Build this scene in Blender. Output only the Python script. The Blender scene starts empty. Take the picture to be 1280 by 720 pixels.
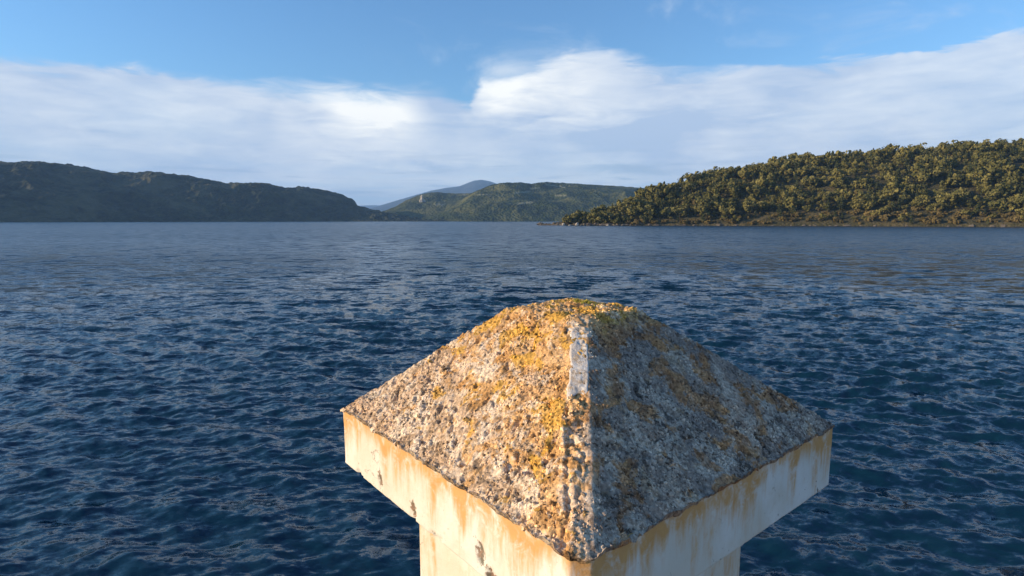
import bpy, math, random
import numpy as np
from mathutils import Vector

R = math.radians
scene = bpy.context.scene
random.seed(7)
rng = np.random.default_rng(7)

# ------------------------------------------------------------------ camera
F = 700.0                    # focal length in pixels of the 1280 px wide frame
HY = 275.0                   # pixel row of the true horizon
CAM_Z = 6.0                  # camera above the water
PITCH = math.atan((360 - HY) / F)
cam_d = bpy.data.cameras.new('camera')
cam_d.sensor_width = 36.0
cam_d.lens = 36.0 * F / 1280.0
cam_d.clip_start = 0.05
cam_d.clip_end = 60000
cam = bpy.data.objects.new('camera', cam_d)
cam.location = (0, 0, CAM_Z)
cam.rotation_euler = (math.pi / 2 - PITCH, 0, 0)
scene.collection.objects.link(cam)
scene.camera = cam

# ------------------------------------------------------------------ sun, sky, exposure
SUN_AZ, SUN_EL = -98.0, 14.0        # compass degrees from the view direction (+Y), clockwise
SKY = 0.148
vs = scene.view_settings
scene.display_settings.display_device = 'sRGB'
vs.view_transform = 'Standard'
vs.look = 'None'
vs.exposure = 0.62
vs.gamma = 1.0
vs.use_curve_mapping = False
scene.cycles.use_denoising = True
scene.cycles.max_bounces = 6
scene.cycles.volume_bounces = 1
scene.cycles.transparent_max_bounces = 8
scene.cycles.sample_clamp_indirect = 4.0

sun_d = bpy.data.lights.new('sun', 'SUN')
sun_d.energy = 5.0
sun_d.angle = R(0.5)
sun_d.color = (1.0, 0.77, 0.50)
sun = bpy.data.objects.new('sun', sun_d)
sdir = Vector((math.sin(R(SUN_AZ)) * math.cos(R(SUN_EL)), math.cos(R(SUN_AZ)) * math.cos(R(SUN_EL)), math.sin(R(SUN_EL))))
sun.rotation_euler = sdir.to_track_quat('Z', 'Y').to_euler()
sun.location = (-30, 0, 30)
scene.collection.objects.link(sun)


class NT:
    """small helper round a node tree"""
    def __init__(s, tree):
        s.t = tree; s.n = tree.nodes; s.l = tree.links

    def put(s, sock, v):
        if isinstance(v, bpy.types.NodeSocket):
            s.l.new(v, sock)
        elif v is not None:
            if isinstance(v, (tuple, list)) and len(v) == 3 and sock.type == 'RGBA':
                v = (*v, 1)
            sock.default_value = v

    def math(s, op, a, b=None, c=None, clamp=False):
        n = s.n.new('ShaderNodeMath'); n.operation = op; n.use_clamp = clamp
        s.put(n.inputs[0], a); s.put(n.inputs[1], b); s.put(n.inputs[2], c)
        return n.outputs[0]

    def vmath(s, op, a, b=None):
        n = s.n.new('ShaderNodeVectorMath'); n.operation = op
        s.put(n.inputs[0], a); s.put(n.inputs[1], b)
        return n.outputs[0]

    def mix(s, f, a, b, mode='MIX'):
        n = s.n.new('ShaderNodeMix'); n.data_type = 'RGBA'; n.blend_type = mode
        s.put(n.inputs[0], f); s.put(n.inputs[6], a); s.put(n.inputs[7], b)
        return n.outputs[2]

    def noise(s, vec, scale, detail=4, rough=0.55, dist=0.0, out=0):
        n = s.n.new('ShaderNodeTexNoise')
        s.put(n.inputs['Vector'], vec); s.put(n.inputs['Scale'], scale); s.put(n.inputs['Detail'], detail)
        s.put(n.inputs['Roughness'], rough); s.put(n.inputs['Distortion'], dist)
        return n.outputs[out]

    def vor(s, vec, scale, feature='F1', out=0):
        n = s.n.new('ShaderNodeTexVoronoi'); n.feature = feature
        s.put(n.inputs['Vector'], vec); s.put(n.inputs['Scale'], scale)
        return n.outputs[out]

    def step(s, v, a, b):
        n = s.n.new('ShaderNodeMapRange'); n.interpolation_type = 'SMOOTHSTEP'
        s.put(n.inputs[0], v); s.put(n.inputs[1], a); s.put(n.inputs[2], b)
        n.inputs[3].default_value = 0; n.inputs[4].default_value = 1
        return n.outputs[0]

    def comb(s, x, y, z):
        n = s.n.new('ShaderNodeCombineXYZ')
        s.put(n.inputs[0], x); s.put(n.inputs[1], y); s.put(n.inputs[2], z)
        return n.outputs[0]

    def sep(s, v):
        n = s.n.new('ShaderNodeSeparateXYZ'); s.put(n.inputs[0], v)
        return n.outputs

    def curve(s, v, pts):
        n = s.n.new('ShaderNodeFloatCurve')
        c = n.mapping.curves[0]
        while len(c.points) < len(pts):
            c.points.new(0.5, 0.5)
        for p, (x, y) in zip(c.points, pts):
            p.location = (x, y); p.handle_type = 'AUTO'
        n.mapping.update()
        s.put(n.inputs['Value'], v)
        return n.outputs[0]

    def bump(s, h, strength, dist, normal=None):
        n = s.n.new('ShaderNodeBump')
        s.put(n.inputs['Height'], h); s.put(n.inputs['Strength'], strength); s.put(n.inputs['Distance'], dist)
        s.put(n.inputs['Normal'], normal)
        return n.outputs[0]


def px_dir(x, y):
    """direction through a pixel of the photograph: azimuth and elevation in degrees"""
    d = Vector(((x - 640) / F, 1, -(y - 360) / F))
    c, s = math.cos(PITCH), math.sin(PITCH)
    w = Vector((d.x, c * d.y + s * d.z, -s * d.y + c * d.z)).normalized()
    return math.degrees(math.atan2(w.x, w.y)), math.degrees(math.asin(w.z))


world = bpy.data.worlds.new('World')
scene.world = world
world.use_nodes = True
W = NT(world.node_tree)
W.n.clear()
out = W.n.new('ShaderNodeOutputWorld')
bg = W.n.new('ShaderNodeBackground')
W.l.new(bg.outputs[0], out.inputs[0])
bg.inputs[1].default_value = SKY
sky = W.n.new('ShaderNodeTexSky')
sky.sky_type = 'NISHITA'
sky.sun_disc = False
sky.sun_elevation = R(SUN_EL)
sky.sun_rotation = R(SUN_AZ)
sky.altitude = 300
sky.air_density = 1.3
sky.dust_density = 0.15
sky.ozone_density = 6.0
tc = W.n.new('ShaderNodeTexCoord')
dx, dy, dz = W.sep(tc.outputs['Generated'])
az = W.math('MULTIPLY', W.math('ARCTAN2', dx, dy), 57.29578)
el = W.math('MULTIPLY', W.math('ARCSINE', dz), 57.29578)
# domain: clouds get flatter towards the horizon, so stretch the noise sideways
ext = W.comb(W.math('MULTIPLY', dx, 1.0), W.math('MULTIPLY', dy, 1.0), W.math('MULTIPLY', dz, 2.6))
soft = W.noise(ext, 2.2, 3, 0.5)
mid = W.noise(ext, 6.0, 5, 0.55, 0.4)
fine = W.noise(W.comb(dx, dy, W.math('MULTIPLY', dz, 5.0)), 11.0, 6, 0.6, 0.6)
# upper rim of the cloud bank as a function of azimuth (elevation = 40 * curve)
rim_px = [(430, 103), (470, 104), (530, 107), (558, 112), (580, 125), (592, 126), (597, 93), (620, 90), (645, 84),
          (668, 70), (700, 63), (750, 58), (785, 66), (815, 76), (850, 80)]
pts = [(0.0, 0.30), (0.09, 0.42), (0.17, 0.26), (0.25, 0.34), (0.33, 0.31)]
for x, y in rim_px:
    a, e = px_dir(x, y)
    pts.append(((a + 180) / 360, e / 40))
pts += [(0.60, 0.33), (0.66, 0.40), (0.74, 0.28), (0.83, 0.36), (0.92, 0.27), (1.0, 0.30)]
wob = W.math('MULTIPLY', W.math('SUBTRACT', mid, 0.5), 4.0)
azw = W.math('ADD', az, wob)
rim = W.math('MULTIPLY', W.curve(W.math('MULTIPLY_ADD', azw, 1 / 360, 0.5), pts), 40.0)
depth = W.math('SUBTRACT', rim, el)                                     # degrees below the rim
depth = W.math('ADD', depth, W.math('MULTIPLY', W.math('SUBTRACT', fine, 0.5), 3.0))
edge_w = W.math('MULTIPLY_ADD', W.step(soft, 0.35, 0.7), 2.6, 0.25)
cover = W.step(depth, -0.3, edge_w)


def blob(a, e, sa, se, amp):
    ax = W.math('DIVIDE', W.math('SUBTRACT', W.math('MULTIPLY_ADD', wob, 0.8, az), a), sa)
    ey = W.math('DIVIDE', W.math('SUBTRACT', W.math('MULTIPLY_ADD', W.math('SUBTRACT', fine, 0.5), 3.0, el), e), se)
    g = W.math('EXPONENT', W.math('MULTIPLY', W.math('ADD', W.math('MULTIPLY', ax, ax), W.math('MULTIPLY', ey, ey)), -1.0))
    return W.math('MULTIPLY', g, amp)


lit = W.math('MULTIPLY_ADD', W.math('SUBTRACT', W.math('MULTIPLY_ADD', fine, 0.5, W.math('MULTIPLY', mid, 0.6)), 0.55), 1.7, 0.25)
for x, y, sx, sy, amp in [(478, 145, 5.0, 1.8, 0.9), (440, 120, 5, 1.6, 0.4), (620, 106, 2.6, 2.2, 0.9), (690, 88, 5.5, 2.0, 0.5),
                          (740, 132, 8, 1.9, 0.32), (548, 140, 3.0, 2.6, -0.5), (825, 150, 4.0, 4.0, -0.35),
                          (690, 172, 9, 2.0, -0.3), (565, 118, 2.2, 1.2, -0.25), (560, 190, 14, 1.6, 0.25), (700, 228, 22, 0.8, 0.3)]:
    a, e = px_dir(x, y)
    lit = W.math('ADD', lit, blob(a, e, sx, sy, amp))
lit = W.math('MAXIMUM', W.math('MINIMUM', lit, 1.0), 0.0)
cl_dark = tuple(v / SKY for v in (0.34, 0.42, 0.55))
cl_lite = tuple(v / SKY for v in (0.79, 0.785, 0.745))
cloud_col = W.mix(lit, cl_dark, cl_lite)
# thin streaks near the horizon, and clearer pale air under the bank
streak = W.noise(W.comb(W.math('MULTIPLY', az, 0.05), W.math('MULTIPLY', el, 0.75), 3.1), 2.1, 3, 0.5, 0.3)
st_m = W.math('MULTIPLY', W.math('MULTIPLY', W.step(streak, 0.56, 0.66), 0.6), W.math('SUBTRACT', 1.0, W.step(el, 3.5, 9.0)))
st_m = W.math('ADD', st_m, blob(*px_dir(790, 212), 4.6, 0.55, 1.0))
st_m = W.math('ADD', st_m, blob(*px_dir(545, 213), 2.4, 0.28, 0.55))
st_m = W.math('MINIMUM', st_m, 1.0)
cloud_col = W.mix(W.math('MULTIPLY', st_m, 0.85), cloud_col, tuple(v / SKY for v in (0.27, 0.35, 0.46)))
low = W.math('SUBTRACT', 1.0, W.step(el, 0.0, 7.0))
cloud_col = W.mix(W.math('MULTIPLY', low, W.math('MULTIPLY_ADD', W.step(streak, 0.5, 0.38), 0.6, 0.2)), cloud_col, tuple(v / SKY for v in (0.36, 0.50, 0.64)))
cover = W.math('MULTIPLY', cover, W.math('MULTIPLY_ADD', W.step(soft, 0.3, 0.6), 0.12, 0.86))
# a few thin high wisps
hw = W.noise(W.comb(W.math('MULTIPLY', dx, 1.2), dy, W.math('MULTIPLY', dz, 2.0)), 3.1, 6, 0.6, 0.8)
wisp = W.math('MULTIPLY', W.step(hw, 0.56, 0.8), 0.55)
cover = W.math('MAXIMUM', cover, wisp)
above = W.step(dz, -0.05, 0.0)
cover = W.math('MULTIPLY', cover, above)
W.l.new(W.mix(cover, sky.outputs[0], cloud_col), bg.inputs[0])

# ------------------------------------------------------------------ helpers
COL = scene.collection


def mat(name):
    m = bpy.data.materials.new(name)
    m.use_nodes = True
    t = NT(m.node_tree)
    p = t.n['Principled BSDF']
    return m, t, p


def link(name, me, m=None, parent=None, **props):
    o = bpy.data.objects.new(name, me)
    COL.objects.link(o)
    if m is not None:
        for mm in (m if isinstance(m, (list, tuple)) else [m]):
            me.materials.append(mm)
    if parent is not None:
        o.parent = parent
    for k, v in props.items():
        o[k] = v
    return o


def mesh(name, v, f, smooth=True):
    """v (n,3), f (m,3) or (m,4) arrays"""
    v = np.asarray(v, np.float32); f = np.asarray(f, np.int32)
    me = bpy.data.meshes.new(name)
    k = f.shape[1]
    me.vertices.add(len(v)); me.vertices.foreach_set('co', v.ravel())
    me.loops.add(f.size); me.loops.foreach_set('vertex_index', f.ravel())
    me.polygons.add(len(f))
    me.polygons.foreach_set('loop_start', np.arange(0, f.size, k, dtype=np.int32))
    me.polygons.foreach_set('loop_total', np.full(len(f), k, np.int32))
    me.polygons.foreach_set('use_smooth', np.full(len(f), smooth))
    me.update(calc_edges=True)
    me.validate()
    return me


def grid_faces(nr, nc, close=False):
    r = np.arange(nr - 1)[:, None]; c = np.arange(nc if close else nc - 1)[None, :]
    c1 = (c + 1) % nc
    a = r * nc + c; b = r * nc + c1; d = (r + 1) * nc + c; e = (r + 1) * nc + c1
    return np.stack([a, b, e, d], -1).reshape(-1, 4)


def _hash(ix, iy, iz, seed):
    h = (ix.astype(np.int64) * 374761393 + iy.astype(np.int64) * 668265263 + iz.astype(np.int64) * 2147483647 + seed * 1274126177) & 0xFFFFFFFF
    h = ((h ^ (h >> 13)) * 1274126177) & 0xFFFFFFFF
    h = ((h ^ (h >> 16)) * 2246822519) & 0xFFFFFFFF
    return ((h ^ (h >> 15)) & 0xFFFFFF) / float(0xFFFFFF)


def vnoise(x, y, z=0.0, seed=0):
    x = np.asarray(x, float); y = np.asarray(y, float); z = np.zeros_like(x) + z
    ix, iy, iz = np.floor(x), np.floor(y), np.floor(z)
    fx, fy, fz = x - ix, y - iy, z - iz
    q = lambda t: t * t * t * (t * (t * 6 - 15) + 10)
    u, v, w = q(fx), q(fy), q(fz)
    r = 0
    for a in (0, 1):
        for b in (0, 1):
            for c in (0, 1):
                r = r + _hash(ix + a, iy + b, iz + c, seed) * (u if a else 1 - u) * (v if b else 1 - v) * (w if c else 1 - w)
    return r * 2 - 1


def fbm(x, y, z=0.0, octv=4, seed=0, gain=0.5):
    r = 0; a = 1; s = 0
    for i in range(octv):
        k = 2.03 ** i
        r = r + a * vnoise(np.asarray(x) * k + 17 * i, np.asarray(y) * k - 9 * i, np.asarray(z) * k, seed + i)
        s += a; a *= gain
    return r / s


# ------------------------------------------------------------------ water
wm, t, p = mat('lake_water')
geo = t.n.new('ShaderNodeNewGeometry')
pos = geo.outputs['Position']
px_, py_, pz_ = t.sep(pos)
wv = t.comb(t.math('MULTIPLY_ADD', py_, 0.25, t.math('MULTIPLY', px_, 0.55)), t.math('MULTIPLY_ADD', px_, -0.2, py_), 0.0)
p.inputs['Base Color'].default_value = (0.003, 0.023, 0.045, 1)
t.l.new(t.math('MULTIPLY_ADD', t.step(py_, 15.0, 200.0), 0.17, 0.10), p.inputs['Roughness'])
p.inputs['IOR'].default_value = 1.333
# ripples finer than the mesh: facets tilted by noise
gust = t.noise(t.comb(t.math('MULTIPLY', px_, 0.5), py_, 0.0), 0.03, 4, 0.6)
amp = t.math('MULTIPLY_ADD', t.step(gust, 0.3, 0.7), 1.0, 1.0)
n1 = t.vmath('SUBTRACT', t.noise(wv, 1.6, 6, 0.68, 0.3, 1), (0.5, 0.5, 0.5))
n2 = t.vmath('SUBTRACT', t.noise(wv, 9.0, 4, 0.6, 0.2, 1), (0.5, 0.5, 0.5))
tl = t.vmath('ADD', t.vmath('MULTIPLY', n1, (0.9, 1.5, 0.0)), t.vmath('MULTIPLY', n2, (0.5, 0.7, 0.0)))
n0 = t.vmath('SUBTRACT', t.noise(t.comb(t.math('MULTIPLY', px_, 0.5), py_, 4.0), 0.42, 4, 0.6, 0.3, 1), (0.5, 0.5, 0.5))
far_ = t.math('MULTIPLY_ADD', t.step(py_, 12.0, 55.0), 0.85, 0.15)
n0s = t.n.new('ShaderNodeVectorMath'); n0s.operation = 'SCALE'
t.put(n0s.inputs[0], t.vmath('MULTIPLY', n0, (0.6, 1.7, 0.0))); t.put(n0s.inputs[3], far_)
tl = t.vmath('ADD', tl, n0s.outputs[0])
sc_ = t.n.new('ShaderNodeVectorMath'); sc_.operation = 'SCALE'
t.put(sc_.inputs[0], tl); t.put(sc_.inputs[3], amp)
nn = t.vmath('NORMALIZE', t.vmath('ADD', sc_.outputs[0], geo.outputs['Normal']))
t.l.new(nn, p.inputs['Normal'])


def build_water():
    ys = np.concatenate([np.arange(276.2, 290, 0.35), np.arange(290, 740, 0.75)])
    d = (CAM_Z * F / (ys - HY))
    d = np.concatenate([[20500, 13500, 9000, 6000], d[d < 4000], np.linspace(8.6, 0.5, 14)])[::-1]
    a = np.concatenate([np.arange(-180, -54, 3.0), np.arange(-54, 54, 0.115), np.arange(54, 180, 3.0)])
    A = np.radians(a)[None, :]; D = d[:, None]
    X = D * np.sin(A); Y = D * np.cos(A)
    Z = np.zeros_like(X)
    step = np.gradient(d)[:, None] + 0 * A
    r2 = np.random.default_rng(3)
    for i in range(80):
        wl = 0.26 * (9 ** r2.random())
        th = math.radians(198 + r2.normal() * 27)            # wind from the right, slightly towards the camera
        kx, ky = math.sin(th) * 2 * math.pi / wl, math.cos(th) * 2 * math.pi / wl
        am = 0.0056 * wl ** 0.8
        ph = r2.random() * 6.283
        fade = np.clip(wl / (2.2 * np.maximum(step, D * 0.0021)) - 0.6, 0, 1)
        Z += am * fade * (2 * (0.5 + 0.5 * np.sin(kx * X + ky * Y + ph + 2.2 * vnoise(X / (wl * 4), Y / (wl * 4), 0, i))) ** 1.7 - 0.8)
    gust = 0.9 + 0.8 * fbm(X / 26, Y / 40, 0, 3, 91)
    Z *= np.clip(gust, 0.3, 1.5)
    dense = (np.abs(np.degrees(A)) < 54) * np.clip((D - 3) / 6, 0, 1)
    Z *= dense
    v = np.stack([X, Y, Z], -1).reshape(-1, 3)
    fcs = grid_faces(len(d), len(a), True)[:, ::-1]
    return mesh('water', v, fcs)


water = link('water', build_water(), wm, kind='structure', label='dark blue rippled lake water reaching to the far wooded shore')


# ------------------------------------------------------------------ hills
def hill_material(name, dark, light, dry, scale=1.0, field=(0.17, 0.175, 0.11)):
    m, t, p = mat(name)
    g = t.n.new('ShaderNodeNewGeometry')
    P = g.outputs['Position']
    n1 = t.noise(P, 0.0045 * scale, 6, 0.7, 0.6)
    n2 = t.noise(P, 0.03 * scale, 5, 0.65)
    n3 = t.vor(P, 0.085 * scale)
    c = t.mix(t.step(n2, 0.35, 0.68), dark, light)
    c = t.mix(t.math('MULTIPLY', t.step(n1, 0.46, 0.62), 0.85), c, dry)
    at = t.n.new('ShaderNodeAttribute'); at.attribute_name = 'field'
    c = t.mix(at.outputs['Fac'], c, field)
    t.l.new(c, p.inputs['Base Color'])
    p.inputs['Roughness'].default_value = 0.95
    p.inputs['Specular IOR Level'].default_value = 0.1
    t.l.new(t.bump(n3, 0.8, 6.0 / scale), p.inputs['Normal'])
    return m


def interp(pts, x):
    pts = sorted(pts)
    return np.interp(x, [q[0] for q in pts], [q[1] for q in pts])


def hill(name, sil, shore, ridge, m, label, xs, nr=110, relief=0.16, rscale=420.0, canopy=4.0, fields=(), seed=1, bow=1.0, back=0.7):
    """a hill whose crest follows the skyline `sil` (pixels) at distance ridge(x), foot in the water at shore(x)"""
    x = np.asarray(xs, float)
    az_ = np.arctan((x - 640) / F)                          # azimuth on the ground
    cosz = np.cos(az_)
    dr = interp(ridge, x) if isinstance(ridge, list) else np.full_like(x, ridge)
    ds = interp(shore, x) if isinstance(shore, list) else np.full_like(x, shore)
    zr = CAM_Z + (HY - interp(sil, x)) / F * dr * 1.012       # crest height from its pixel row
    tt = np.concatenate([np.linspace(-0.06, 1.0, nr), np.linspace(1.02, 1.0 + back, 16)])[:, None]
    D = (ds + (dr - ds) * tt) / cosz
    X = D * np.sin(az_); Y = D * np.cos(az_)
    tc_ = np.clip(tt, 0, 1)
    prof = np.where(tt <= 1, np.sin(tc_ * math.pi / 2) ** bow, np.cos(np.clip((tt - 1) / back, 0, 1) * math.pi / 2) ** 1.2)
    Z = zr * prof
    env = np.clip(tt * 3, 0, 1) * np.clip((1 - tt) * 2.2, 0, 1)
    gully = fbm(X / rscale, Y / rscale, 0, 4, seed)
    ridge_n = 1 - 2 * np.abs(fbm(X / (rscale * 0.8), Y / (rscale * 0.8), 0, 3, seed + 20))
    Z = Z + env * relief * zr * (gully * 0.9 + ridge_n * 0.55)
    lim = CAM_Z + (zr - CAM_Z) * (D * cosz / dr) * 0.97
    Z = np.where((tt > 0.1) & (tt < 1), np.minimum(Z, np.maximum(lim, 1.0)), Z)
    can = fbm(X / 26, Y / 26, 0, 3, seed + 50) * canopy
    Z = Z + np.where(tt > 0.02, can, 0) * np.clip(tt * 12, 0, 1)
    Z = np.where(tt < 0, -12 + 0 * Z, Z)
    Z = np.where((tt >= 0) & (tt < 0.04), np.maximum(Z, 0.6), Z)
    v = np.stack([X, Y, Z], -1).reshape(-1, 3)
    me = mesh(name, v, grid_faces(tt.shape[0], len(x)))
    fld = np.zeros(X.shape)
    PX = x[None, :] + 0 * tt
    Dp = np.hypot(X, Y) * cosz
    PY = HY - (Z - CAM_Z) / Dp * F
    for (fx, fy, wx, wy, sl) in fields:
        e = np.maximum(np.abs((PX - fx) / wx), np.abs((PY - fy - sl * (PX - fx)) / wy)) + 0.9 * fbm(X / 70, Y / 70, 0, 3, 5)
        fld = np.maximum(fld, np.clip((1.15 - e) * 4, 0, 1) * (tt <= 1))
    a = me.attributes.new('field', 'FLOAT', 'POINT')
    a.data.foreach_set('value', fld.astype(np.float32).ravel())
    return link(name, me, m, kind='structure', label=label), (X, Y, Z, tt)


m_far = hill_material('far_mountain', (0.014, 0.020, 0.022), (0.03, 0.036, 0.03), (0.05, 0.05, 0.04), 0.5)
m_mid = hill_material('forest_hillside', (0.010, 0.020, 0.011), (0.055, 0.072, 0.024), (0.115, 0.115, 0.04))
m_head = hill_material('dark_headland', (0.010, 0.018, 0.013), (0.04, 0.05, 0.024), (0.09, 0.085, 0.045))
m_shore = hill_material('scrub_ground', (0.04, 0.04, 0.02), (0.08, 0.07, 0.035), (0.11, 0.09, 0.045), 6.0)

hill('mountain', [(-400, 262), (200, 263), (380, 262), (440, 259), (455, 257.4), (470, 257), (486, 257.6), (500, 262), (700, 266), (1000, 262), (1500, 260)],
     16500, 18500, m_far, 'pale low mountain range fading at the end of the lake', np.arange(-400, 1500, 3.0), nr=40, relief=0.08, rscale=1500, canopy=0, seed=3)
hill('mountain', [(380, 274), (440, 268), (468, 260), (490, 253.5), (520, 245), (540, 239.5), (560, 236), (576, 234), (586, 230), (594, 227.3), (603, 226.4),
                  (613, 228.2), (625, 232.5), (650, 239), (720, 250), (850, 262), (950, 274)],
     9500, 13000, m_far, 'hazy blue mountain with a rounded summit behind the forested hills', np.arange(380, 950, 1.4), nr=60, relief=0.07, rscale=1100, canopy=3, seed=8)
hill('hill', [(420, 274), (470, 268), (495, 259), (508, 251.5), (520, 246.5), (530, 243.2), (546, 241), (570, 243), (600, 242), (640, 245), (720, 258), (760, 274)],
     2500, [(420, 3000), (500, 3600), (560, 4200), (760, 4200)], m_mid, 'dark green hill with a pale cliff on its shoulder', np.arange(420, 760, 0.7), nr=110, relief=0.24,
     fields=[(590, 243.5, 12, 0.9, -0.04), (548, 256, 6, 1.0, 0.05)], seed=14)
hill('hill', [(500, 274), (530, 270), (556, 262), (574, 252), (588, 243.5), (600, 238), (612, 233.2), (625, 230.2), (650, 229.6), (664, 231.2), (681, 229.2),
              (700, 230), (740, 232.3), (770, 234), (805, 236.4), (850, 240), (950, 246), (1100, 250), (1300, 247), (1500, 250)],
     2350, [(500, 2600), (600, 3200), (700, 3500), (1500, 3300)], m_mid, 'broad forested hill with pale open fields near its crest', np.arange(500, 1500, 0.8), nr=150, relief=0.3,
     fields=[(652, 241, 9, 1.1, -0.03), (669, 236.2, 5, 0.9, -0.1), (692, 233, 10, 0.8, 0.12), (600, 244, 9, 0.8, -0.05), (655, 254, 10, 1.2, -0.1), (700, 245, 6, 0.8, 0)], seed=23)
hill('hill', [(-500, 190), (-200, 196), (-60, 199), (0, 206), (60, 204), (110, 210), (150, 219), (200, 217), (250, 223), (290, 231), (330, 230), (360, 236), (385, 235), (415, 240), (430, 244), (438, 248), (444, 251), (449, 257.6),
              (462, 261), (480, 265.5), (500, 269.5), (520, 273), (540, 275.5), (560, 276.6)],
     [(-500, 900), (0, 1500), (438, 2250), (560, 2300)], [(-500, 1500), (0, 2200), (438, 2700), (560, 2330)], m_head,
     'dark blue-green headland sloping down to the lake beside the hazy gap', np.arange(-500, 560, 0.8), nr=100, relief=0.16, rscale=260, canopy=9.0, seed=31)

R_SIL = [(672, 282.2), (690, 281.4), (705, 279.6), (725, 275.5), (750, 270), (775, 262), (790, 256), (815, 246), (842, 237), (900, 224), (980, 210), (1080, 200), (1200, 193), (1300, 190), (1500, 185)]
R_SHORE = [(672, 640), (700, 625), (842, 600), (1000, 560), (1280, 470), (1500, 380)]
R_RIDGE = [(672, 650), (700, 650), (750, 660), (790, 680), (842, 720), (1000, 760), (1280, 720), (1500, 660)]
_, RH = hill('hill', R_SIL, R_SHORE, R_RIDGE, m_shore, 'sunlit scrubby hillside under the olive-green wood', np.arange(672, 1500, 1.0), nr=60,
             relief=0.05, rscale=70, canopy=0.6, seed=44)

# ------------------------------------------------------------------ trees on the near shore
def leaf_material(name, c1, c2):
    m, t, p = mat(name)
    g = t.n.new('ShaderNodeNewGeometry')
    oi = t.n.new('ShaderNodeObjectInfo')
    rnd = g.outputs['Random Per Island']
    tone = t.noise(g.outputs['Position'], 0.045, 4, 0.7)
    f = t.math('ADD', t.math('MULTIPLY', rnd, 0.35), t.math('MULTIPLY', t.step(tone, 0.38, 0.62), 0.65))
    t.l.new(t.mix(f, c1, c2), p.inputs['Base Color'])
    p.inputs['Roughness'].default_value = 0.8
    p.inputs['Specular IOR Level'].default_value = 0.15
    return m


m_bark, t, p = mat('bark')
t.l.new(t.mix(t.noise(None, 9, 3), (0.05, 0.04, 0.03), (0.13, 0.10, 0.07)), p.inputs['Base Color'])
p.inputs['Roughness'].default_value = 0.9
m_oak = leaf_material('olive_foliage', (0.052, 0.060, 0.016), (0.23, 0.20, 0.06))
m_pine = leaf_material('pine_foliage', (0.03, 0.042, 0.016), (0.08, 0.085, 0.032))
m_bush = leaf_material('dry_foliage', (0.10, 0.080, 0.028), (0.19, 0.14, 0.05))


def crown_mesh(name, kind, seed, n):
    r = np.random.default_rng(seed)
    if kind == 'oak':
        H, W_, base = 6.6, 2.9, 1.3
        k = 9
        cs = np.stack([r.normal(0, W_ * 0.42, k), r.normal(0, W_ * 0.42, k), r.uniform(base + 1.2, H - 1.1, k)], -1)
        rs = r.uniform(1.0, 1.75, k)
    elif kind == 'pine':
        H, W_, base = 9.0, 1.9, 1.8
        k = 11
        zz = np.linspace(base, H - 0.5, k)
        w = W_ * (1 - (zz - base) / (H - base)) ** 0.8 + 0.25
        an = r.uniform(0, 6.28, k)
        cs = np.stack([np.cos(an) * w * 0.4, np.sin(an) * w * 0.4, zz], -1)
        rs = w * r.uniform(0.65, 0.95, k)
    else:
        H, W_, base = 3.0, 2.0, 0.2
        k = 6
        cs = np.stack([r.normal(0, W_ * 0.45, k), r.normal(0, W_ * 0.45, k), r.uniform(base + 0.6, H - 0.8, k)], -1)
        rs = r.uniform(0.7, 1.2, k)
    idx = r.integers(0, k, n)
    d = r.normal(size=(n, 3)); d /= np.linalg.norm(d, axis=1)[:, None]
    c = cs[idx] + d * (rs[idx] * r.uniform(0.72, 1.08, n))[:, None]
    nrm = d + r.normal(0, 0.45, (n, 3)); nrm /= np.linalg.norm(nrm, axis=1)[:, None]
    u = np.cross(nrm, r.normal(size=(n, 3))); u /= np.linalg.norm(u, axis=1)[:, None]
    w = np.cross(nrm, u)
    s = r.uniform(0.28, 0.55, n)[:, None]
    v = np.stack([c - u * s - w * s * 0.7, c + u * s - w * s * 0.5, c + u * s * 0.8 + w * s, c - u * s * 0.7 + w * s * 0.8], 1).reshape(-1, 3)
    return v, np.arange(4 * n).reshape(-1, 4)


def trunk_arrays(h, r0):
    a = np.arange(6) * math.pi / 3
    rings = [(0, r0), (h * 0.5, r0 * 0.7), (h, r0 * 0.25)]
    v = np.concatenate([np.stack([np.cos(a) * r, np.sin(a) * r, np.full(6, z)], -1) for z, r in rings])
    # two limbs
    f = grid_faces(3, 6, True)
    vs, fs = [v], [f]
    for s in (0.6, -0.8):
        b = np.stack([np.cos(a) * r0 * 0.3, np.sin(a) * r0 * 0.3, np.full(6, h * 0.45)], -1)
        e = np.stack([np.cos(a) * r0 * 0.12 + s * h * 0.3, np.sin(a) * r0 * 0.12 + s * 0.2 * h, np.full(6, h * 0.85)], -1)
        fs.append(grid_faces(2, 6, True) + sum(len(q) for q in vs)); vs.append(np.concatenate([b, e]))
    return np.concatenate(vs), np.concatenate(fs)


KINDS = {}
for kind, m, th, tr, lab in (('oak', m_oak, 4.5, 0.2, 'rounded olive-green tree on the near wooded shore'),
                             ('pine', m_pine, 8.0, 0.16, 'tall dark green pine on the near wooded shore'),
                             ('bush', m_bush, 1.6, 0.08, 'low yellowish bush on the near wooded shore')):
    var = []
    for s in range(4):
        v, f = crown_mesh('crown', kind, 100 + s, 260 if kind != 'bush' else 150)
        cm = mesh('crown', v, f, False); cm.materials.append(m)
        tv, tf = trunk_arrays(th, tr)
        tm = mesh('trunk', tv, tf); tm.materials.append(m_bark)
        var.append((cm, tm, v, f))
    KINDS[kind] = (var, lab, {'oak': 'olive_tree', 'pine': 'pine_tree', 'bush': 'bush'}[kind], m)

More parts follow.
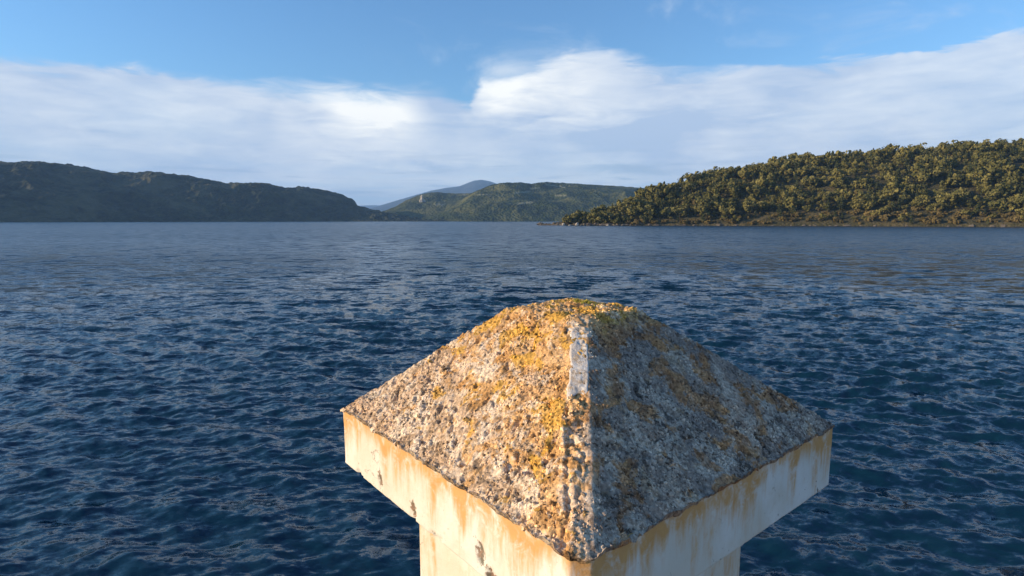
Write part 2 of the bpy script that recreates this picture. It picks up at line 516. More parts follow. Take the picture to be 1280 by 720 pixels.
# candidate spots spread over the hillside, nearest (largest in view) first
X, Y, Z, tt = RH
spots = []
r3 = np.random.default_rng(11)
nrow, ncol = X.shape
while len(spots) < 3600:
    fi = r3.random() ** 1.05 * 62; fj = r3.random() * (ncol - 2)
    i, j = int(fi), int(fj)
    if not (4 <= i < nrow - 1):
        continue
    a, b = fi - i, fj - j
    q = [(1 - a) * (1 - b) * M[i, j] + (1 - a) * b * M[i, j + 1] + a * (1 - b) * M[i + 1, j] + a * b * M[i + 1, j + 1] for M in (X, Y, Z)]
    if q[2] < 0.7:
        continue
    wood = fbm(q[0] / 22, q[1] / 22, 0, 2, 71)
    kind = 'pine' if (r3.random() < 0.22 + 0.5 * max(0, float(wood))) else 'oak'
    if i < 9 or r3.random() < 0.12 or j < 50 and r3.random() < .6:
        kind = 'bush' if r3.random() < 0.75 else kind
    if j < 35 and kind != 'bush':
        continue
    sc = {'oak': min(2.6, 0.45 + r3.gamma(1.8, 0.42)), 'pine': min(1.45, 0.5 + r3.gamma(2.2, 0.24)), 'bush': r3.uniform(0.6, 1.7)}[kind]
    if j < 120:
        sc *= 0.75
    tall = {'oak': 6.6, 'pine': 9.0, 'bush': 3.0}[kind] * sc
    spots.append((tall / math.hypot(q[0], q[1]), kind, q, sc, r3.random() * 6.283, int(r3.integers(0, 4))))
inside = [s for s in spots if abs(s[2][0] / s[2][1] * F) < 660]
inside.sort(key=lambda s: -s[0])
# the first 300 of each kind that show largest are individuals
count = {'oak': 0, 'pine': 0, 'bush': 0}
rest = {'oak': [], 'pine': [], 'bush': []}
LIMIT = {'oak': 170, 'pine': 130, 'bush': 60}
front = sorted(inside, key=lambda s: (s[2][0] / s[2][1] * F > 215, -s[0]))      # those the photograph itself shows come first
chosen = set()
for s in front:
    if count[s[1]] < 300:
        count[s[1]] += 1; chosen.add(id(s))
for s in spots:
    _, kind, q, sc, rot, vi = s
    var, lab, nm, m = KINDS[kind]
    cm, tm, cv, cf = var[vi]
    if id(s) in chosen:
        e = bpy.data.objects.new(nm, None); COL.objects.link(e)
        e.location = (q[0], q[1], q[2] - 0.15); e.rotation_euler = (0, 0, rot); e.scale = (sc * r3.uniform(0.8, 1.25), sc * r3.uniform(0.8, 1.25), sc * r3.uniform(0.8, 1.15))
        e['label'] = lab; e['category'] = 'bush' if kind == 'bush' else 'tree'; e['group'] = {'oak': 'olive trees on the near shore', 'pine': 'pines on the near shore', 'bush': 'bushes on the near shore'}[kind]
        for n_, me_ in (('crown', cm), ('trunk', tm)):
            o = bpy.data.objects.new(n_, me_); COL.objects.link(o); o.parent = e
    else:
        c, sn = math.cos(rot), math.sin(rot)
        v = cv * sc
        v = np.stack([v[:, 0] * c - v[:, 1] * sn + q[0], v[:, 0] * sn + v[:, 1] * c + q[1], v[:, 2] + q[2] - 0.15], -1)
        rest[kind].append((v, cf))
for kind, lst in rest.items():
    if not lst:
        continue
    off = np.cumsum([0] + [len(v) for v, _ in lst])
    v = np.concatenate([v for v, _ in lst]); f = np.concatenate([f + o for (_, f), o in zip(lst, off)])
    link('woodland', mesh('woodland', v, f, False), KINDS[kind][3], kind='stuff',
         label={'oak': 'mass of olive-green wood covering the near shore hill', 'pine': 'mass of dark pines in the near shore wood', 'bush': 'low yellowish scrub along the near shore'}[kind])

# ------------------------------------------------------------------ rocks at the tip of the shore, pale cliff on the far hill
def rock_mesh(seed, sx, sy, sz, sub=12):
    th = np.linspace(0, math.pi, sub)[:, None]; ph = np.linspace(0, 2 * math.pi, sub * 2, endpoint=False)[None, :]
    x = np.sin(th) * np.cos(ph); y = np.sin(th) * np.sin(ph); z = np.cos(th) + 0 * ph
    r = 1 + 0.55 * fbm(x * 1.6 + seed, y * 1.6, z * 1.6, 3, seed)
    q = np.round(r * 5) / 5 * 0.5 + r * 0.5
    v = np.stack([x * q * sx, y * q * sy, z * q * sz], -1).reshape(-1, 3)
    return mesh('boulder', v, grid_faces(sub, sub * 2, True)[:, ::-1], False)


def rock_material(name, c1, c2, s):
    m, t, p = mat(name)
    co = t.n.new('ShaderNodeTexCoord').outputs['Object']
    t.l.new(t.mix(t.noise(co, s, 5, 0.65), c1, c2), p.inputs['Base Color'])
    p.inputs['Roughness'].default_value = 0.9
    t.l.new(t.bump(t.noise(co, s * 4, 5), 0.6, 0.3), p.inputs['Normal'])
    return m


m_rock = rock_material('dark_shore_rock', (0.035, 0.03, 0.025), (0.09, 0.075, 0.06), 0.6)
m_pale = rock_material('pale_limestone', (0.30, 0.26, 0.20), (0.52, 0.47, 0.39), 0.35)
for k, (x, y_, D, sx, sz, m, lab) in enumerate([
        (682.0, 281.6, 645, 3.0, 1.6, m_rock, 'low dark boulder lying alone off the tip of the wooded shore'),
        (694.5, 281.2, 640, 5.2, 3.4, m_rock, 'large dark rock mound at the tip of the wooded shore'),
        (688.5, 281.8, 638, 1.7, 1.1, m_rock, 'small dark rock between the lone boulder and the rock mound'),
        (703.5, 280.2, 628, 2.3, 2.4, m_pale, 'pale limestone boulder just past the dark rock mound'),
        (711.0, 281.0, 624, 1.7, 1.2, m_pale, 'flat pale rock between two pale limestone boulders on the shore'),
        (720.0, 279.6, 622, 1.9, 3.1, m_pale, 'upright pale limestone boulder at the foot of the scrubby bank'),
        (735.0, 281.4, 617, 4.5, 2.3, m_rock, 'long dark rock shelf at the waterline below the wood'),
        (758.0, 281.6, 612, 2.0, 1.1, m_pale, 'small pale rock at the waterline beside the dark rock shelf'),
        (786.0, 281.8, 608, 2.6, 1.2, m_rock, 'low brown waterline rock under the thick of the wood')]):
    o = link('boulder', rock_mesh(60 + k, sx * 0.85, sx * 0.7, sz * 0.8), m, label=lab, category='rock', group='rocks along the wooded shore')
    o.location = ((x - 640) / F * D, D - 6, sz * 0.35 - 0.2)
# stones washed bare along the waterline
st_v, st_f = [], []
no = 0
for q in range(900):
    j = int(r3.integers(2, ncol - 2)); i = 6
    k_ = r3.uniform(0.0, 1.0)
    bx, by = X[4, j] * (1 - k_) + X[6, j] * k_, Y[4, j] * (1 - k_) + Y[6, j] * k_
    sz_ = 0.35 + r3.gamma(1.6, 0.45)
    th = np.linspace(0, math.pi, 5)[:, None]; ph = np.linspace(0, 2 * math.pi, 7, endpoint=False)[None, :]
    rr = sz_ * (1 + r3.normal(0, 0.22, (5, 7)))
    v = np.stack([np.sin(th) * np.cos(ph) * rr * 1.4 + bx, np.sin(th) * np.sin(ph) * rr + by, (np.cos(th) + 0 * ph) * rr * 0.7 + 0.25 + 1.3 * k_], -1).reshape(-1, 3)
    st_v.append(v); st_f.append(grid_faces(5, 7, True)[:, ::-1] + no); no += len(v)
m_stones = rock_material('shore_stones', (0.04, 0.034, 0.026), (0.20, 0.165, 0.12), 0.25)
link('shore_stones', mesh('shore_stones', np.concatenate(st_v), np.concatenate(st_f), False), m_stones, kind='stuff', label='bare brown stones along the waterline of the wooded shore')
cl = rock_mesh(91, 15, 9, 36, 20)
for vv in cl.vertices:
    kz = vv.co.z / 36
    vv.co.x *= 1.0 - 0.55 * max(kz, 0) + 0.25 * math.sin(kz * 9)
o = link('cliff', cl, m_pale, label='pale limestone cliff face on the shoulder of the dark hill', category='cliff')
CLIFF = o

# ------------------------------------------------------------------ pillar geometry
EAVE = CAM_Z - 0.48
S = 0.8555; H = S / 2
CTR = Vector((0.1617, 1.3419))
DECK = CAM_Z - 1.6
YAW = R(-51.0)               # local +x runs along the sunlit eave towards the camera, local +y away to the right
SL = 0.85                    # slope of the cap
TOPZ = 0.271
CH = 0.0113                  # chamfer depth of the near hip


def cap_height(x, y):
    zl = np.where(y < 0, SL, 0.79) * (H - np.abs(y)); zr = np.where(x > 0, SL, 0.88) * (H - np.abs(x))
    z = np.minimum(zl, zr)
    zc = SL * (H - (x - y) / 2) - CH
    z = np.where((x > 0) & (y < 0), np.minimum(z, zc), z)
    # gently rounded, worn top
    dome = TOPZ + 0.004 - 0.22 * (x * x + y * y)
    k = 0.007
    h = np.clip(0.5 + 0.5 * (dome - z) / k, 0, 1)
    return dome * (1 - h) + z * h - k * h * (1 - h)


def pit(x, y):
    big = fbm(x * 9, y * 9, 0, 3, 5) * 0.005 + fbm(x * 22, y * 22, 0, 2, 8) * 0.005
    med = fbm(x * 45, y * 45, 0, 3, 6) * 0.0034
    fin = fbm(x * 190, y * 190, 0, 2, 7) * 0.0036
    holes = -np.clip(fbm(x * 60, y * 60, 0, 2, 9) - 0.25, 0, 1) * 0.024
    return big + med + fin + holes


def hip_coords(x, y):
    """along / across the near hip"""
    return (x - y) / 2, (x + y) / math.sqrt(2)


def cap_surface(x, y):
    z = cap_height(x, y)
    a, c = hip_coords(x, y)
    # worn groove left of the hip on its lower half
    g = np.exp(-((c + 0.022 - 0.004 * vnoise(a * 30, 0 * a)) / 0.005) ** 2) * np.clip((a - 0.235) / 0.04, 0, 1)
    z = z - g * 0.009 * (a < H)
    return z + pit(x, y) * (1 - 0.75 * np.exp(-((c - 0.016) / 0.009) ** 2) * (a > 0.06))


def blunt(P, hx, cut):
    """cut the near corner (+x, -y) of an outline back along the diagonal"""
    q = (P[..., 0] - P[..., 1]) / 2 - (hx - cut)
    q = np.clip(q, 0, None)
    P[..., 0] -= q; P[..., 1] += q
    return P


pillar = bpy.data.objects.new('stone_pillar', None)
COL.objects.link(pillar)
pillar.location = (CTR.x, CTR.y, DECK)
pillar.rotation_euler = (0, 0, YAW)
pillar['label'] = 'square concrete pillar with a lichen-covered pyramid cap above the lake'
pillar['category'] = 'pillar'
E0 = EAVE - DECK             # eave height in the pillar's own frame


def stone_material(name, pebbles):
    m, t, p = mat(name)
    co = t.n.new('ShaderNodeTexCoord').outputs['Object']
    x, y, z = t.sep(co)
    zz = t.math('SUBTRACT', z, E0)
    # where things grow: nearer to the crown and the near hip there is more orange lichen
    hip = t.math('ABSOLUTE', t.math('ADD', x, y))
    warm = t.math('SUBTRACT', t.math('MULTIPLY_ADD', zz, 0.62, 0.155), t.math('MULTIPLY', hip, 0.22))
    right = t.math('MULTIPLY', t.step(t.math('ADD', x, y), -0.005, 0.04), t.step(zz, 0.27, 0.225))  # right side below the crown; its shade is painted into the colours
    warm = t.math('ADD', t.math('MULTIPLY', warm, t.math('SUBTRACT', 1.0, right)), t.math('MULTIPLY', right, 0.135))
    n_big = t.noise(co, 7.0, 5, 0.6, 0.3)
    n_mid = t.noise(co, 24.0, 5, 0.65, 0.2)
    n_fin = t.noise(co, 140.0, 4, 0.7)
    n_ora = t.noise(t.vmath('ADD', co, (3.1, 7.7, 1.3)), 13.0, 6, 0.65, 0.5)
    n_yel = t.noise(t.vmath('ADD', co, (9.1, 2.2, 5.3)), 16.0, 5, 0.6, 0.4)
    n_pal = t.noise(t.vmath('ADD', co, (1.7, 5.2, 8.3)), 15.0, 6, 0.7, 0.6)
    n_drk = t.noise(t.vmath('ADD', co, (6.7, 1.2, 3.3)), 32.0, 5, 0.7, 0.4)
    c = t.mix(t.step(n_mid, 0.32, 0.68), (0.42, 0.295, 0.18), (0.78, 0.58, 0.39))
    c = t.mix(t.math('MULTIPLY', right, 0.65), c, (0.19, 0.18, 0.18))  # shade on the cap's right side painted in as a darker grey base
    c = t.mix(t.math('MULTIPLY', t.step(n_big, 0.5, 0.72), 0.5), c, (0.58, 0.40, 0.27))
    pale = t.step(n_pal, 0.50, 0.55)
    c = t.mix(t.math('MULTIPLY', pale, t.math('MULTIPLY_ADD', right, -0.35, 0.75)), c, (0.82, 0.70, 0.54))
    o = t.step(t.math('ADD', n_ora, warm), 0.645, 0.70)
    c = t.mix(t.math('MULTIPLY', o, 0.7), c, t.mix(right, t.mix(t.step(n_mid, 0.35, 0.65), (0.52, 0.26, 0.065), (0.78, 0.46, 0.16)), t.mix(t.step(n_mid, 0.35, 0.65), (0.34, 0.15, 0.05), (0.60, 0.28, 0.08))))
    n_cr = t.noise(t.vmath('ADD', co, (4.4, 8.8, 2.1)), 20.0, 6, 0.7, 0.5)
    c = t.mix(t.math('MULTIPLY', t.step(n_cr, 0.545, 0.585), t.math('MULTIPLY_ADD', right, -0.45, 0.7)), c, (0.80, 0.66, 0.49))
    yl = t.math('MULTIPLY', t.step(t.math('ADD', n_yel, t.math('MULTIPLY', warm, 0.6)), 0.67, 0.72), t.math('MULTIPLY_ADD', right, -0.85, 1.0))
    c = t.mix(t.math('MULTIPLY', yl, 0.8), c, (0.66, 0.38, 0.06))
    dk = t.step(n_drk, 0.565, 0.64)
    c = t.mix(t.math('MULTIPLY', dk, 0.7), c, (0.055, 0.05, 0.045))
    if pebbles:
        g = t.n.new('ShaderNodeNewGeometry')
        rnd = g.outputs['Random Per Island']
        c = t.mix(1.0, c, t.mix(t.step(rnd, 0.0, 1.0), (0.30, 0.28, 0.27), (1.65, 1.60, 1.52)), 'MULTIPLY')
    else:
        c = t.mix(1.0, c, t.mix(t.step(n_fin, 0.25, 0.75), (0.42, 0.39, 0.36), (1.3, 1.27, 1.24)), 'MULTIPLY')
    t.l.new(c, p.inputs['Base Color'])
    p.inputs['Roughness'].default_value = 0.92
    p.inputs['Specular IOR Level'].default_value = 0.2
    t.l.new(t.bump(n_fin, 0.7, 0.0035), p.inputs['Normal'])
    return m


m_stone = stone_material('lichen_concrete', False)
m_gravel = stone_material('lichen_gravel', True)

# cap: one continuous worn surface over the whole square, with a ragged lip that just oversails the slab
N = 460
g1 = np.linspace(-H - 0.004, H + 0.004, N)
gx, gy = np.meshgrid(g1, g1)
gz = cap_surface(np.clip(gx, -H, H), np.clip(gy, -H, H)) + E0
top = np.stack([gx, gy, gz], -1)
wv_ = 0.003 * fbm(gx * 60, gy * 60, 0, 3, 12)
rim_i = np.concatenate([np.arange(N), np.arange(1, N) * N + N - 1, (N - 1) * N + np.arange(N - 2, -1, -1), np.arange(N - 2, 0, -1) * N])
top[..., 0] += wv_ * (np.abs(gx) > H); top[..., 1] += wv_ * (np.abs(gy) > H)
top = blunt(top, H + 0.004, 0.0125)
tv = top.reshape(-1, 3)
low_ = tv[rim_i].copy()
low_[:, 2] = E0 - 0.006 + 0.005 * fbm(low_[:, 0] * 40, low_[:, 1] * 40, 0, 3, 14)
in_ = low_.copy(); in_[:, :2] *= 0.985; in_[:, 2] = E0 - 0.003
nb = len(tv); L_ = len(rim_i)
k = np.arange(L_); k1 = (k + 1) % L_
sk = np.stack([rim_i[k], nb + k, nb + k1, rim_i[k1]], -1)
sk2 = np.stack([nb + k, nb + L_ + k, nb + L_ + k1, nb + k1], -1)
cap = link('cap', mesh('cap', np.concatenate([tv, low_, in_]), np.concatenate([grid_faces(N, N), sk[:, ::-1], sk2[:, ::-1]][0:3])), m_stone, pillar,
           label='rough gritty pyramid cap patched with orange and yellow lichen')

# the exposed gravel of the cap
def gravel(n, seed):
    r = np.random.default_rng(seed)
    t_ = (1 + 5 ** 0.5) / 2
    ico = np.array([(-1, t_, 0), (1, t_, 0), (-1, -t_, 0), (1, -t_, 0), (0, -1, t_), (0, 1, t_), (0, -1, -t_), (0, 1, -t_), (t_, 0, -1), (t_, 0, 1), (-t_, 0, -1), (-t_, 0, 1)], float)
    ico /= np.linalg.norm(ico[0])
    icf = np.array([(0, 11, 5), (0, 5, 1), (0, 1, 7), (0, 7, 10), (0, 10, 11), (1, 5, 9), (5, 11, 4), (11, 10, 2), (10, 7, 6), (7, 1, 8), (3, 9, 4), (3, 4, 2), (3, 2, 6), (3, 6, 8), (3, 8, 9), (4, 9, 5), (2, 4, 11), (6, 2, 10), (8, 6, 7), (9, 8, 1)])
    x = r.uniform(-H, H, n); y = r.uniform(-H, H, n)
    a, c = hip_coords(x, y)
    keep = ~((np.abs(c) < 0.021) & (a > 0.09) & (a < 0.23) & (r.random(n) < 0.93))
    keep &= ~((np.abs(c - 0.016) < 0.007) & (a > 0.05) & (r.random(n) < 0.85))
    far = (x < y)                                                  # the two faces away from the camera carry less
    keep &= ~(far & (r.random(n) < 0.45))
    bare = fbm(x * 12, y * 12, 0, 3, 33)
    keep &= (bare < 0.12) | (r.random(n) < 0.22)
    x, y = x[keep], y[keep]; n = len(x)
    z = cap_surface(x, y) + E0
    rad = 0.0011 + 0.0028 * r.random(n) ** 2.4
    sc = rad[:, None] * r.uniform(0.65, 1.35, (n, 3))
    jit = 1 + r.normal(0, 0.26, (n, 12, 1))
    v = ico[None] * jit * sc[:, None, :]
    q = r.normal(size=(n, 4)); q /= np.linalg.norm(q, axis=1)[:, None]
    w, i, j, k = q.T
    M = np.stack([np.stack([1 - 2 * (j * j + k * k), 2 * (i * j - k * w), 2 * (i * k + j * w)], -1),
                  np.stack([2 * (i * j + k * w), 1 - 2 * (i * i + k * k), 2 * (j * k - i * w)], -1),
                  np.stack([2 * (i * k - j * w), 2 * (j * k + i * w), 1 - 2 * (i * i + j * j)], -1)], 1)
    v = np.einsum('nab,npb->npa', M, v)
    v += np.stack([x, y, z - rad * 0.5], -1)[:, None, :]
    f = icf[None] + (np.arange(n) * 12)[:, None, None]
    return mesh('gravel', v.reshape(-1, 3), f.reshape(-1, 3), False)


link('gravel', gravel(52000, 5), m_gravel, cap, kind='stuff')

# smooth repair mortar along the upper half of the near hip
m_mortar, t, p = mat('mortar')
co = t.n.new('ShaderNodeTexCoord').outputs['Object']
c = t.mix(t.step(t.noise(co, 30, 5, 0.65), 0.35, 0.65), (0.58, 0.52, 0.45), (0.80, 0.75, 0.67))
c = t.mix(t.math('MULTIPLY', t.step(t.noise(co, 45, 5, 0.7, 0.4), 0.50, 0.64), 0.7), c, (0.46, 0.30, 0.14))
c = t.mix(t.math('MULTIPLY', t.step(t.noise(co, 160, 3, 0.6), 0.62, 0.72), 0.6), c, (0.10, 0.09, 0.08))
t.l.new(c, p.inputs['Base Color'])
p.inputs['Roughness'].default_value = 0.85
t.l.new(t.bump(t.noise(co, 120, 6, 0.75), 0.9, 0.005), p.inputs['Normal'])
na, nc = 120, 26
aa = np.linspace(0.108, 0.229, na)[:, None]; cc = np.linspace(-1, 1, nc)[None, :]
wl_ = 0.023 + 0.009 * fbm(aa * 45, 0 * aa, 0, 3, 41); wr_ = 0.0175 + 0.004 * fbm(aa * 30, 0 * aa + 4, 0, 3, 43)
ca = np.where(cc < 0, cc * wl_, cc * wr_) + 0 * aa
aw = aa + 0.006 * fbm(ca * 70, 0 * ca, 0, 2, 44) * np.clip((aa - 0.20) / 0.03, 0, 1)
mx = aw + ca / math.sqrt(2); my = -aw + ca / math.sqrt(2)
edge = np.minimum(np.clip((1 - np.abs(cc)) / 0.18, 0, 1), np.clip((0.229 - aa) / 0.008, 0, 1)) * np.clip((aa - 0.108) / 0.02, 0, 1)
mz = cap_height(mx, my) + E0 + 0.0020 * edge - 0.004 * (1 - edge) - 0.0035 * np.clip((0.16 - aa) / 0.06, 0, 1) + (0.002 + 0.005 * np.clip((0.17 - aa) / 0.06, 0, 1)) * fbm(mx * 90, my * 90, 0, 3, 45)
link('mortar_strip', mesh('mortar_strip', np.stack([mx, my, mz], -1).reshape(-1, 3), grid_faces(na, nc)), m_mortar, cap,
     label='smooth pale mortar strip along the cap\'s near edge')

# tuft of moss on the crown
m_moss, t, p = mat('moss')
g = t.n.new('ShaderNodeNewGeometry')
t.l.new(t.mix(g.outputs['Random Per Island'], (0.22, 0.21, 0.03), (0.62, 0.50, 0.08)), p.inputs['Base Color'])
p.inputs['Roughness'].default_value = 0.9
r = np.random.default_rng(9)
mv, mf = [], []
for cx, cy, n, sp, hh in ((-0.005, 0.02, 360, 0.010, 0.012), (-0.06, -0.04, 60, 0.012, 0.006), (0.05, 0.02, 50, 0.012, 0.006)):
    for q in range(n):
        bx, by = cx + r.normal(0, sp), cy + r.normal(0, sp)
        bz = float(cap_surface(np.array([bx]), np.array([by]))[0]) + E0 - 0.002
        an = r.uniform(0, 6.28); w = r.uniform(0.0012, 0.0025); h = hh * r.uniform(0.4, 1.1); ln = r.normal(0, 0.4, 2) * h
        o_ = len(mv)
        mv += [(bx - w * math.cos(an), by - w * math.sin(an), bz), (bx + w * math.cos(an), by + w * math.sin(an), bz), (bx + ln[0], by + ln[1], bz + h)]
        mf.append((o_, o_ + 1, o_ + 2))
link('moss_tuft', mesh('moss_tuft', mv, mf, False), m_moss, cap, kind='stuff')


# slab under the cap and the shaft: limewashed concrete with rust-coloured runs
def limewash(name, streaks):
    m, t, p = mat(name)
    co = t.n.new('ShaderNodeTexCoord').outputs['Object']
    x, y, z = t.sep(co)
    zz = t.math('SUBTRACT', z, E0)                                    # 0 at the eave, -0.15 at the slab's lower edge
    n1 = t.noise(co, 6.0, 5, 0.6)
    n2 = t.noise(co, 40.0, 5, 0.65)
    c = t.mix(t.step(n1, 0.35, 0.7), (0.63, 0.575, 0.46), (0.74, 0.71, 0.63))
    c = t.mix(t.math('MULTIPLY', t.step(n2, 0.55, 0.72), 0.35), c, (0.55, 0.43, 0.27))
    # runs: noise across the wall, hardly changing with height
    run = t.noise(t.comb(x, y, t.math('MULTIPLY', z, 0.16)), 11.0, 6, 0.68, 0.5)
    run2 = t.noise(t.comb(x, y, t.math('MULTIPLY', z, 0.12)), 55.0, 3, 0.6, 0.2)
    reach = t.math('MULTIPLY_ADD', zz, 1.7 if streaks else 0.3, 0.15 if streaks else 0.10)
    if streaks:
        reach = t.math('MULTIPLY_ADD', t.step(zz, -0.06, 0.0), 0.12, reach)
    f = t.step(t.math('ADD', t.math('ADD', run, t.math('MULTIPLY', t.math('SUBTRACT', run2, 0.5), 0.25)), reach), 0.47, 0.70)
    f = t.math('MULTIPLY', f, t.step(t.noise(co, 26, 6, 0.7, 0.5), 0.28, 0.55))
    c = t.mix(t.math('MULTIPLY', f, 0.9), c, t.mix(n2, (0.52, 0.23, 0.05), (0.66, 0.36, 0.10)))
    # small dark pits and blackened chips, thicker along the lower edge
    sp = t.noise(co, 34.0, 6, 0.7, 0.3)
    lowm = t.step(zz, -0.08, -0.15)
    d = t.step(t.math('MULTIPLY_ADD', lowm, 0.07 if streaks else 0.0, sp), 0.675, 0.74)
    c = t.mix(t.math('MULTIPLY', d, 0.85), c, (0.10, 0.07, 0.045))
    sp2 = t.noise(co, 170.0, 3, 0.6)
    c = t.mix(t.math('MULTIPLY', t.step(sp2, 0.66, 0.74), 0.5), c, (0.30, 0.22, 0.13))
    ck = t.vor(t.vmath('ADD', co, t.vmath('MULTIPLY', t.noise(co, 18, 4, 0.6, 0, 1), (0.09, 0.09, 0.09))), 5.0, 'DISTANCE_TO_EDGE')
    ckm = t.math('MULTIPLY', t.math('SUBTRACT', 1.0, t.step(ck, 0.002, 0.009)), t.step(t.noise(co, 5, 3), 0.5, 0.62))
    c = t.mix(t.math('MULTIPLY', ckm, 0.6), c, (0.16, 0.11, 0.07))
    if streaks:
        for (sx, sz, rx, rz) in ((0.182, -0.110, 0.014, 0.020), (0.212, -0.140, 0.013, 0.016), (-0.062, -0.128, 0.011, 0.02), (-0.215, -0.118, 0.010, 0.018)):
            rag = t.math('SUBTRACT', t.noise(co, 75, 5, 0.7, 0.6), 0.5)
            ax = t.math('DIVIDE', t.math('SUBTRACT', t.math('MULTIPLY_ADD', rag, 0.06, x), sx), rx)
            ez = t.math('DIVIDE', t.math('SUBTRACT', t.math('MULTIPLY_ADD', rag, -0.09, zz), sz), rz)
            dd = t.math('ADD', t.math('MULTIPLY', ax, ax), t.math('MULTIPLY', ez, ez))
            fr = t.math('MULTIPLY', t.math('SUBTRACT', 1.0, t.step(dd, 0.35, 1.5)), t.step(y, -0.40, -0.42))
            c = t.mix(t.math('MULTIPLY', fr, 0.85), c, t.mix(t.step(n2, 0.4, 0.6), (0.05, 0.045, 0.02), (0.24, 0.11, 0.05)))
    t.l.new(c, p.inputs['Base Color'])
    p.inputs['Roughness'].default_value = 0.85
    p.inputs['Specular IOR Level'].default_value = 0.25
    h = t.math('ADD', t.math('MULTIPLY', n2, 0.6), t.math('MULTIPLY', t.noise(co, 220, 3), 0.25))
    t.l.new(t.bump(h, 0.5, 0.004), p.inputs['Normal'])
    return m


def worn_block(name, hx, z0, z1, seed, n, nz, rnd=0.006, amp=0.0018, chips=(), blunt_cut=0.0):
    """square block with worn arrises: a ring of outline points lofted in height, plus caps"""
    s = np.linspace(-1, 1, n + 1)[:-1]
    o = np.ones_like(s)
    ring = np.concatenate([np.stack([s, -o], -1), np.stack([o, s], -1), np.stack([-s, o], -1), np.stack([-o, -s], -1)]) * hx
    # round the corners
    kx = np.clip(np.abs(ring) - (hx - rnd), 0, rnd)
    cor = np.minimum(kx[:, 0], kx[:, 1])
    ring = ring - np.sign(ring) * (cor * 0.35)[:, None]
    if blunt_cut:
        ring = blunt(ring, hx, blunt_cut)
    zs = np.linspace(z0, z1, nz)
    zs = np.concatenate([[z0], [z0 + rnd * 0.35], zs[1:-1], [z1 - rnd * 0.35], [z1]])
    ins = np.concatenate([[rnd * 0.8], [0.0], np.zeros(nz - 2), [0.0], [rnd * 0.6]])
    P = np.zeros((len(zs), len(ring), 3))
    for i, (z, k) in enumerate(zip(zs, ins)):
        P[i, :, :2] = ring * (1 - k / hx); P[i, :, 2] = z
    nr = np.where(np.abs(ring) > hx - 1e-3, np.sign(ring), 0)
    d = amp * fbm(P[..., 0] * 14 + P[..., 2] * 3, P[..., 1] * 14, P[..., 2] * 14, 4, seed) - 0.8 * amp * np.clip(fbm(P[..., 0] * 60, P[..., 1] * 60, P[..., 2] * 60, 3, seed + 3), 0, 1)
    for (sx, sz, rx, rz, dep) in chips:
        q = ((P[..., 0] - sx) / rx) ** 2 + ((P[..., 2] - sz) / rz) ** 2 + 1.8 * fbm(P[..., 0] * 120, P[..., 2] * 120, 0, 3, 77)
        d = d - dep * np.clip(1.2 - q, 0, 1) * (P[..., 1] < -hx + 0.02)
    P[..., :2] += nr[None] * d[..., None]
    v = P.reshape(-1, 3); f = grid_faces(len(zs), len(ring), True)
    me_v = np.concatenate([v, [[0, 0, z0], [0, 0, z1]]])
    me = bpy.data.meshes.new(name)
    L = len(ring); k = np.arange(L); k1 = (k + 1) % L
    b = np.stack([np.full(L, len(v)), k1, k], -1); tp = np.stack([np.full(L, len(v) + 1), (len(zs) - 1) * L + k, (len(zs) - 1) * L + k1], -1)
    me.from_pydata(me_v.tolist(), [], f.tolist() + b.tolist() + tp.tolist())
    me.polygons.foreach_set('use_smooth', np.ones(len(me.polygons), bool))
    me.update()
    return me


CHIPS = [(0.182, E0 - 0.112, 0.012, 0.020, 0.004), (0.212, E0 - 0.142, 0.014, 0.014, 0.009), (-0.062, E0 - 0.135, 0.010, 0.020, 0.005), (-0.215, E0 - 0.125, 0.009, 0.02, 0.005),
         (0.03, E0 - 0.148, 0.02, 0.006, 0.006), (-0.33, E0 - 0.148, 0.015, 0.006, 0.006)]
link('slab', worn_block('slab', H, E0 - 0.152, E0 - 0.004, 21, 170, 30, chips=CHIPS, blunt_cut=0.0125), limewash('limewashed_slab', True), pillar, label='cream limewashed slab edge with orange rust runs')
link('shaft', worn_block('shaft', H - 0.138, 0.0, E0 - 0.154, 26, 60, 50), limewash('limewashed_shaft', False), pillar, label='plain cream limewashed shaft')

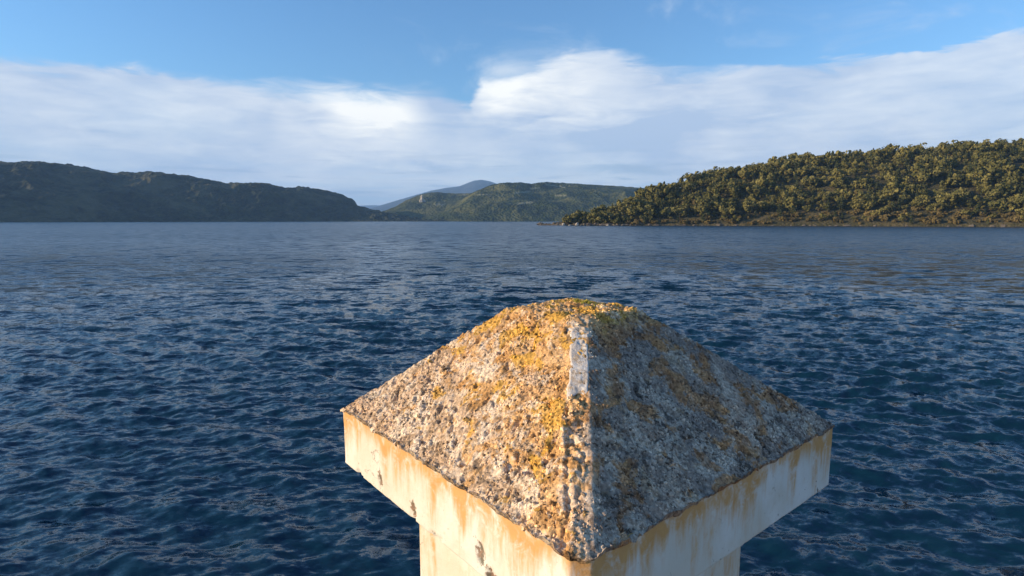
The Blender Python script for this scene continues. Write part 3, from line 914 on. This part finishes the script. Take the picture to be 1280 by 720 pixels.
# ------------------------------------------------------------------ quay the pillar stands on (below the frame)
m_quay, t, p = mat('quay_concrete')
co = t.n.new('ShaderNodeTexCoord').outputs['Object']
t.l.new(t.mix(t.noise(co, 3, 6, 0.65), (0.22, 0.20, 0.17), (0.38, 0.35, 0.30)), p.inputs['Base Color'])
p.inputs['Roughness'].default_value = 0.9
t.l.new(t.bump(t.noise(co, 40, 5), 0.5, 0.01), p.inputs['Normal'])
qx0, qx1, qy0, qy1 = -0.40, 7.0, -7.0, 0.40
qv = [(x, y, z) for z in (-DECK - 3, 0.0) for x, y in ((qx0, qy0), (qx1, qy0), (qx1, qy1), (qx0, qy1))]
qf = [(3, 2, 1, 0), (4, 5, 6, 7), (0, 1, 5, 4), (1, 2, 6, 5), (2, 3, 7, 6), (3, 0, 4, 7)]
quay = link('quay', mesh('quay', qv, qf, False), m_quay, kind='structure', label='concrete quay corner under the pillar')
quay.location = (CTR.x, CTR.y, DECK); quay.rotation_euler = (0, 0, YAW)

# ------------------------------------------------------------------ seat the cliff on its hill
bpy.context.view_layer.update()
dg = bpy.context.evaluated_depsgraph_get()
x, y_ = 527.5, 252.0
a_, e_ = px_dir(x, y_)
dv = Vector((math.sin(R(a_)) * math.cos(R(e_)), math.cos(R(a_)) * math.cos(R(e_)), math.sin(R(e_))))
ok, loc, nor, idx, ob, _m = scene.ray_cast(dg, Vector((0, 0, CAM_Z)) + dv * 900, dv)
CLIFF.location = loc + Vector((0, 3, -2)) if ok else (-600, 3700, 130)

# ------------------------------------------------------------------ air
m_haze = bpy.data.materials.new('haze')
m_haze.use_nodes = True
t = NT(m_haze.node_tree); t.n.clear()
mo = t.n.new('ShaderNodeOutputMaterial'); pv = t.n.new('ShaderNodeVolumePrincipled')
pv.inputs['Color'].default_value = (0.36, 0.62, 1.0, 1)
pv.inputs['Density'].default_value = 6.0e-5
pv.inputs['Anisotropy'].default_value = 0.0
t.l.new(pv.outputs[0], mo.inputs['Volume'])
B = 22000.0
hv = [(x, y, z) for z in (-16.0, 1010.0) for x, y in ((-B, -B), (B, -B), (B, B), (-B, B))]
link('haze', mesh('haze', hv, qf, False), m_haze, kind='stuff', label='thin blue haze over the lake and hills')
